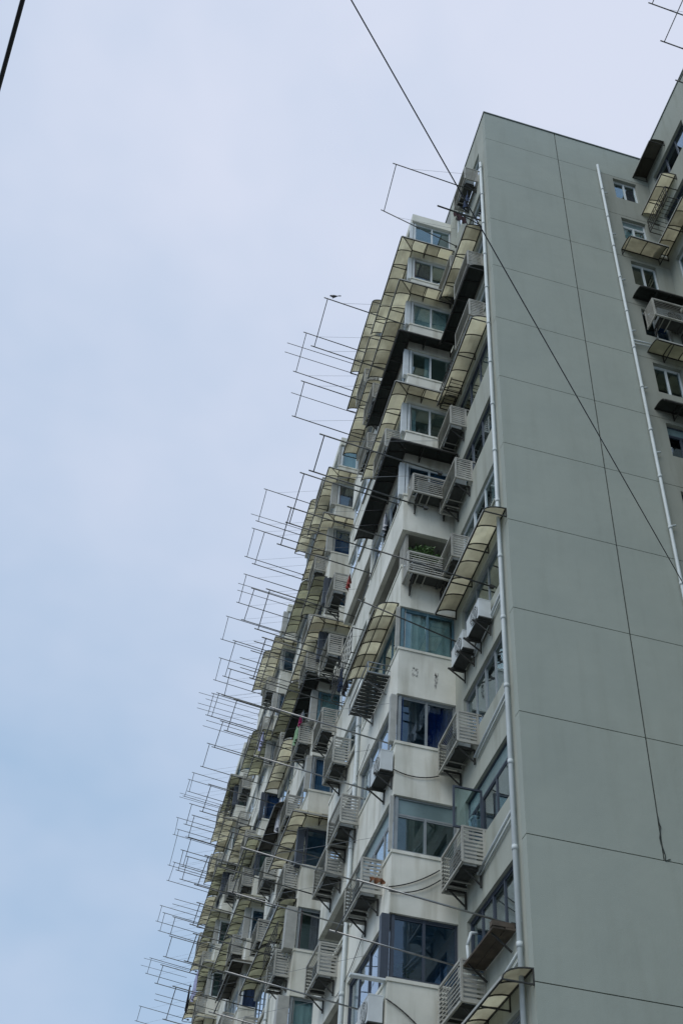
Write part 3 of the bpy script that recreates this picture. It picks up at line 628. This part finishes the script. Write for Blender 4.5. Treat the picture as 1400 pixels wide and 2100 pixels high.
for key, rs in seenl.items():
    b, h, k = key
    for j, r in enumerate(rs):
        ex = '' if len(rs) == 1 else (', nearer one' if j == 0 else ', farther one' if j == 1 else ', farthest one')
        br = r[0] in BRIGHT
        rack(r[0], k, r[2], X1, f'{"bright" if br else "dark"} drying rack jutting from {h} half of {BAYN[b]}, {fl(k)}{ex}', br)
# racks on the nearest recess
zz = Rk(10) - 1.45
rack(90, 10, [hit(812, 337, 1, 1.0), hit(787, 433, 1, 3.0)], -.02, 'dark pole drying rack at the top floor recess next to the tangled cloth', dz=.3)
rack(91, 0, [hit(745, 1808, 1, .75), hit(688, 1911, 1, 2.6)], -.02, 'bright steel drying rack with round ends crossing the lowest corner bay windows', True, stays=False, dz=.3)
rack(92, 3, [hit(777, 1130, 1, 1.1), hit(742, 1233, 1, 3.1)], -.02, 'dark pole drying rack crossing in front of the open planted balcony', stays=False, dz=.3)
# single poles poking out between the rack poles
SING = [(589,703),(584,721.5),(597,805),(514.6,1053.6),(488.5,1196),(486.8,1210),(521,1315),(514,1334),(492,1348),(492.5,1368.6),(408,1420),(422,1433),(406,1441.5),(404,1451.4),(423,1477),(416,1488),(369,1626),(368,1634),(358,1843),(354,1853.5),(295.5,1964.8),(289,1979),(318.5,2037.9),(316.8,2050)]
cnt = {}
for i, (x, y) in enumerate(SING):
    k, P = fit([(x, y)], want=-4.35); p = P[0]; b, h = where(p); cnt.setdefault((b, h, k), []).append(p)
for (b, h, k), ps in cnt.items():
    for j, p in enumerate(sorted(ps, key=lambda q: q.y)):
        ex = '' if len(ps) == 1 else [', nearest of its set', ', second of its set', ', third of its set', ', fourth of its set'][j]
        v = Vector((p.x - X1, 0, .33))
        o = put('drying_pole', None, lambda: MB().bar((.08, 0, 0), tuple(v), .026, n=8), M_POLE, None, (X1, p.y, p.z - .33), smooth=True)
        tag(o, f'single thin pole from {h} half of {BAYN[b]}, {fl(k)}{ex}', 'pole', 'single drying poles')
# racks on the wing (top right corner of the photo)
for i, (y0, y1, z, n_) in enumerate([(-6.6, -4.9, 39.9, 'upper'), (-4.4, -2.9, 38.6, 'lower')]):
    pass
def wrack(tipz, px, y_up, label):
    A = hit(px[0], px[1], 2, tipz)
    xt = A.x; B = Vector((xt, A.y - y_up, tipz))
    rack(95, 0, [B, A], XW, label, dz=.3, stays=True)
wrack(39.5, (1336, 8), 1.9, 'dark drying rack on the wing, highest at the top right corner of the photo')
wrack(36.9, (1361, 86), 1.9, 'dark drying rack on the wing, second from the top right corner of the photo')
wrack(34.3, (1392, 167), 1.6, 'dark drying rack on the wing at the right photo edge against the wall')

# ------------------------------------------------------------------ laundry and small things
def cloth(label, loc, W, H, m, seed=0, cat='laundry', name='hanging_cloth', rz=WX, legs=0, fold=.05):
    """a thin draped sheet hanging from z 0 down; optional trouser legs"""
    rr = random.Random(seed)
    def f():
        b = MB(); nu, nz_ = 10, 9; ph = rr.uniform(0, 6)
        for side in (0, 1):
            for i in range(nu + 1):
                for j in range(nz_ + 1):
                    s = i / nu - .5; q = j / nz_
                    wdt = W * (1 - .12 * math.sin(q * 3 + ph)); 
                    b.v.append((s * wdt + .02 * math.sin(q * 5 + ph), fold * math.sin(i * 1.7 + ph) * (.3 + q) + side * .006, -H * q - .03 * math.sin(i * 1.3 + ph) * q))
        n = (nu + 1) * (nz_ + 1); idx = lambda i, j: i * (nz_ + 1) + j
        for i in range(nu):
            for j in range(nz_):
                if legs and j > 3 and i in (nu // 2 - 1, nu // 2): continue
                a = (idx(i, j), idx(i + 1, j), idx(i + 1, j + 1), idx(i, j + 1)); b.f.append(a); b.f.append(tuple(n + x for x in reversed(a)))
        return b
    return tag(put(name, None, f, m, None, loc, rz, smooth=True), label, cat)
CR = cloth_mat('red', (.30, .05, .04)); CB = cloth_mat('navy', (.01, .03, .08)); CW = cloth_mat('white', (.62, .63, .66)); CP = cloth_mat('magenta', (.42, .02, .14)); CG = cloth_mat('green', (.25, .42, .25)); CL = cloth_mat('lilac', (.40, .42, .62)); CK = cloth_mat('black', (.01, .01, .014)); CBR = cloth_mat('brown', (.22, .10, .05)); CMR = cloth_mat('maroon', (.05, .02, .025))
cloth('small red cloth hanging at the far corner of the nearest bay', hit(716, 1183, 0, -1.9), .42, .42, CR, 1)
cloth('navy trousers hanging past the grid awning of the nearest bay', hit(700, 1372, 0, -1.75), .4, .8, CB, 2, legs=1)
cloth('black top hanging beside the navy trousers', hit(709, 1392, 0, -1.8), .34, .45, CK, 12)
cloth('white cloth hanging beneath the blackened awning of the second bay', hit(621, 1461, 0, -1.75), .45, .35, CW, 3)
cloth('magenta cloth hanging below the white one on the second bay', hit(616, 1470, 0, -1.9), .42, .38, CP, 4)
cloth('pale green bag hanging under the blackened awning of the second bay', hit(610, 1489, 0, -1.9), .5, .7, CG, 5, name='hanging_bag', cat='bag')
cloth('lilac shirt hanging out over the sky near the photo bottom', hit(403, 2000, 0, -2.6), .9, 1.15, CL, 6)
cloth('black trousers hanging beside the lilac shirt near the photo bottom', hit(390, 2021, 0, -2.7), .5, 1.2, CK, 7, legs=1)
cloth('white rag tucked under the long blackened awning of the nearest bay', hit(790, 1056, 0, -1.5), .35, .6, CW, 8)
cloth('pale blue cloth drying on the fourth bay beside window bars', hit(538, 1507, 0, -2.0), .8, .6, CL, 9)
cloth('white washing hung inside the corner of the third bay', hit(575, 1640, 0, -1.7), .4, 1.3, CW, 10)
cloth('brown cloth lying over the end of the bright lowest rack', hit(772, 1800, 1, 3.9), .3, .12, CBR, 13, rz=WY)
cloth('dark maroon cloth hanging from the dark pole at the top recess', hit(944, 440, 0, -.55), .5, .4, CMR, 11, rz=math.radians(20))
cloth('dark navy clothes bundled below the top floor cage', hit(955, 404, 0, -.45), .5, .5, CB, 14)
o = put('propped_pole', None, lambda: MB().bar(tuple(hit(897, 422, 0, -1.7)), tuple(hit(985, 452, 0, -.05)), .05, n=8).bar(tuple(hit(930, 432, 0, -1.1)), tuple(hit(985, 462, 0, -.05)), .035, n=8), M_STEEL); tag(o, 'thick dark pole and rod propped out from the top floor recess window', 'pole')
# bird on the uppermost rack
def bird():
    b = MB(); secs = [(-.17, .006, .01), (-.10, .022, .0), (-.05, .042, 0), (.0, .055, .0), (.05, .052, .012), (.09, .034, .035), (.12, .036, .055), (.145, .024, .06), (.175, .004, .055)]
    n = 8
    for x, r, dz in secs:
        for i in range(n): a = 2 * math.pi * i / n; b.v.append((x, r * math.cos(a) * .8, dz + r * math.sin(a)))
    for s in range(len(secs) - 1):
        for i in range(n): b.f.append((s * n + i, s * n + (i + 1) % n, (s + 1) * n + (i + 1) % n, (s + 1) * n + i))
    b.bar((0, .015, -.05), (0.01, .015, -.11), .008).bar((0, -.015, -.05), (0.01, -.015, -.11), .008).bar((-.16, 0, .01), (-.25, 0, -.0), .03, .01); return b
bp = hit(684.5, 608, 2, racks[0][2][0].z if False else hit(671.7, 612.6, 0, -4.15).z + .12)
o = put('bird', None, bird, M_BIRD, None, bp, math.radians(150), smooth=True); o.rotation_euler = (0, math.radians(-15), math.radians(150)); o.scale = (1.0, 1.0, 1.0); tag(o, 'small dark bird perched on the tip of the highest bay rack', 'bird')
# plants on the open balcony
def plant(loc, n, R, seed, label):
    rr = random.Random(seed); t = thing('potted_plant', label, 'plant', loc)
    put('pot', None, lambda: MB().bar((0, 0, 0), (0, 0, .2), .24, n=12), M_POT, t)
    def f():
        b = MB()
        for i in range(n):
            a, e = rr.uniform(0, 6.28), rr.uniform(-.3, 1.2); r = R * rr.uniform(.3, 1)
            c = Vector((r * math.cos(a) * math.cos(e), r * math.sin(a) * math.cos(e), .3 + R * .8 * math.sin(e) + rr.uniform(-.1, .1)))
            d = Vector((rr.uniform(-1, 1), rr.uniform(-1, 1), rr.uniform(-.6, .6))).normalized(); s = d.cross(Vector((rr.uniform(-1, 1), rr.uniform(-1, 1), .3))).normalized() * .025
            q = len(b.v); b.v += [tuple(c), tuple(c + d * .05 + s), tuple(c + d * .12), tuple(c + d * .05 - s)]; b.f.append((q, q + 1, q + 2, q + 3))
            if i % 6 == 0: b.bar((0, 0, .18), tuple(c), .006)
        return b
    put('foliage', None, f, M_LEAF, t)
plant((-.80, YB + .28, Bk(4) - 1.0), 420, .42, 3, 'bushy green plant standing in the open balcony of the nearest bay')
plant((-.35, YB + .14, Bk(4) - 1.3), 300, .34, 4, 'lower light green plant beside the bushy one in the open balcony')
plant((X1 + .3, YB + .5, Bk(0) - 1.45), 160, .3, 5, 'small green plant behind the lowest corner window of the nearest bay')
plant((X1 + .05, YB + 2.6, Bk(4) - 1.45), 120, .25, 6, 'small plant deep in the open balcony along the long side')
t = thing('balcony_rack', 'dark upright rods on a rail inside the open planted balcony', 'rack', (-1.28, YB + .42, Bk(4) - 1.4))
for i in range(6): put('rod', 'r', lambda: MB().bar((0, 0, 0), (0, 0, 1.3), .022), M_STEEL, t, (.13 * i, 0, 0))
put('rail', None, lambda: MB().bar((-.02, -.02, 1.05), (1.1, -.02, 1.05), .022).bar((.9, -.02, 1.05), (.95, -.12, 1.25), .018).bar((1.05, -.02, 1.05), (1.1, -.12, 1.25), .018), M_STEEL, t)
put('inner_wall', None, lambda: MB().box(X1 + .13, -.002, .62, .70, .15, 2.85).box(X1 + .13, X1 + .2, .13, .619, 1.3, 2.85), M_SOFF, BLD, (0, YB, Bk(3)))
window((-.08, YB + .615, Bk(4) - 1.3), WY, 1.12, 1.12, 2, M_DARKF, M_GLASSB)
# loose cables on the bays
def sag(a, b_, d, n=10): return [tuple(Vector(a).lerp(Vector(b_), i / n) - Vector((0, 0, d * 4 * (i / n) * (1 - i / n)))) for i in range(n + 1)]
for j, (a, b_, d, lb) in enumerate([((X1 - .05, YB - .03, 16.25), (-.42, YB - .04, 16.3), .12, 'black cable sagging across the bay wall below the blue-curtained window'), ((X1 - .05, YB - .03, 13.3), (-.40, YB - .04, 13.9), .08, 'upper black cable between cooling units, eleventh floor down'), ((X1 - .05, YB - .04, 13.2), (-.30, YB - .05, 13.75), .16, 'lower sagging black cable between cooling units, eleventh floor down'), ((X1 - .03, YB - .03, 10.9), (-.3, YB - .03, 9.9), -.12, 'grey hose curving down the bottom of the nearest bay'), ((X1 - .03, YB - .04, 27.9), (-.45, YB - .04, 27.75), .14, 'dark cable across the bay wall above the long blackened awning')]):
    tag(put('loose_cable', None, lambda: MB().path(sag(a, b_, d), .025, 6), M_CABLE, smooth=True), lb, 'cable')
rc = random.Random(9)
for b in range(NB):
    for k in range(0, 10):
        y = Yb(b) + rc.uniform(.5, 3.5); z = Bk(k) + rc.uniform(.2, 1.2)
        if rc.random() < .5 and inview((X1, y, z), 0):
            tag(put('loose_cable', None, lambda: MB().path(sag((X1 - .03, y, z), (X1 - .03, y + rc.uniform(1, 2.6), z + rc.uniform(-.5, .6)), rc.uniform(.05, .3)), .018, 5), M_CABLE, smooth=True), f'loose dark cable looping along the wall of the {BAYN[b]} above the {fl(k)} window'.replace(' down window', ' down'), 'cable')
for j, (yy, z, h) in enumerate([(2.1, 14.0, .35), (2.35, 11.15, .75)]):
    tag(put('insulated_hose', None, lambda: MB().path([(-.25, yy, z), (-.27, yy + .02, z + h * .6), (-.18, yy + .05, z + h), (-.05, yy + .08, z + h + .03)], .06, 8), M_PIPE, smooth=True), f'white insulated hose rising from the {"lowest" if h > .5 else "second lowest"} recess cage', 'hose')
def scar(loc, pts, label):
    b = MB()
    for x, z, w_, h in pts: b.box(x - w_ / 2, x + w_ / 2, -.004, 0, z - h / 2, z + h / 2)
    tag(put('plaster_scar', None, lambda: b, mat('scar_render', (.52, .52, .48), .9, n1=(20, .4)), None, loc), label, 'wall patch')
rs = random.Random(5)
scar((-1.0, YB - .001, 19.2), [(rs.uniform(-.07, .07), rs.uniform(-.12, .16), rs.uniform(.01, .035), rs.uniform(.015, .05)) for _ in range(30)], 'dark round scar left of two on the bare bay wall under the blue-framed window')
scar((-.48, YB - .001, 19.15), [(rs.uniform(-.04, .04), rs.uniform(-.3, .2), rs.uniform(.008, .025), rs.uniform(.03, .08)) for _ in range(30)], 'long dark scar right of two on the bare bay wall under the blue-framed window')
# overhead street cables
def cab(p0, p1, z, wdt, lb):  # a straight taut cable through two sight lines, at street height
    a, b_ = hit(*p0, 2, z), hit(*p1, 2, z); d = b_ - a; a2 = a - d * 1.2; b2 = b_ + d * 1.2
    tag(put('overhead_cable', None, lambda: MB().bar(tuple(a2), tuple(b2), wdt, n=8), M_CABLE, smooth=True), lb, 'cable')
cab((720, 0), (1400, 1197), 9.0, .0085, 'long thin black cable crossing the sky and the end wall')
cab((47, 0), (0, 172), 6.5, .019, 'thick black cable crossing the upper left corner of the sky')
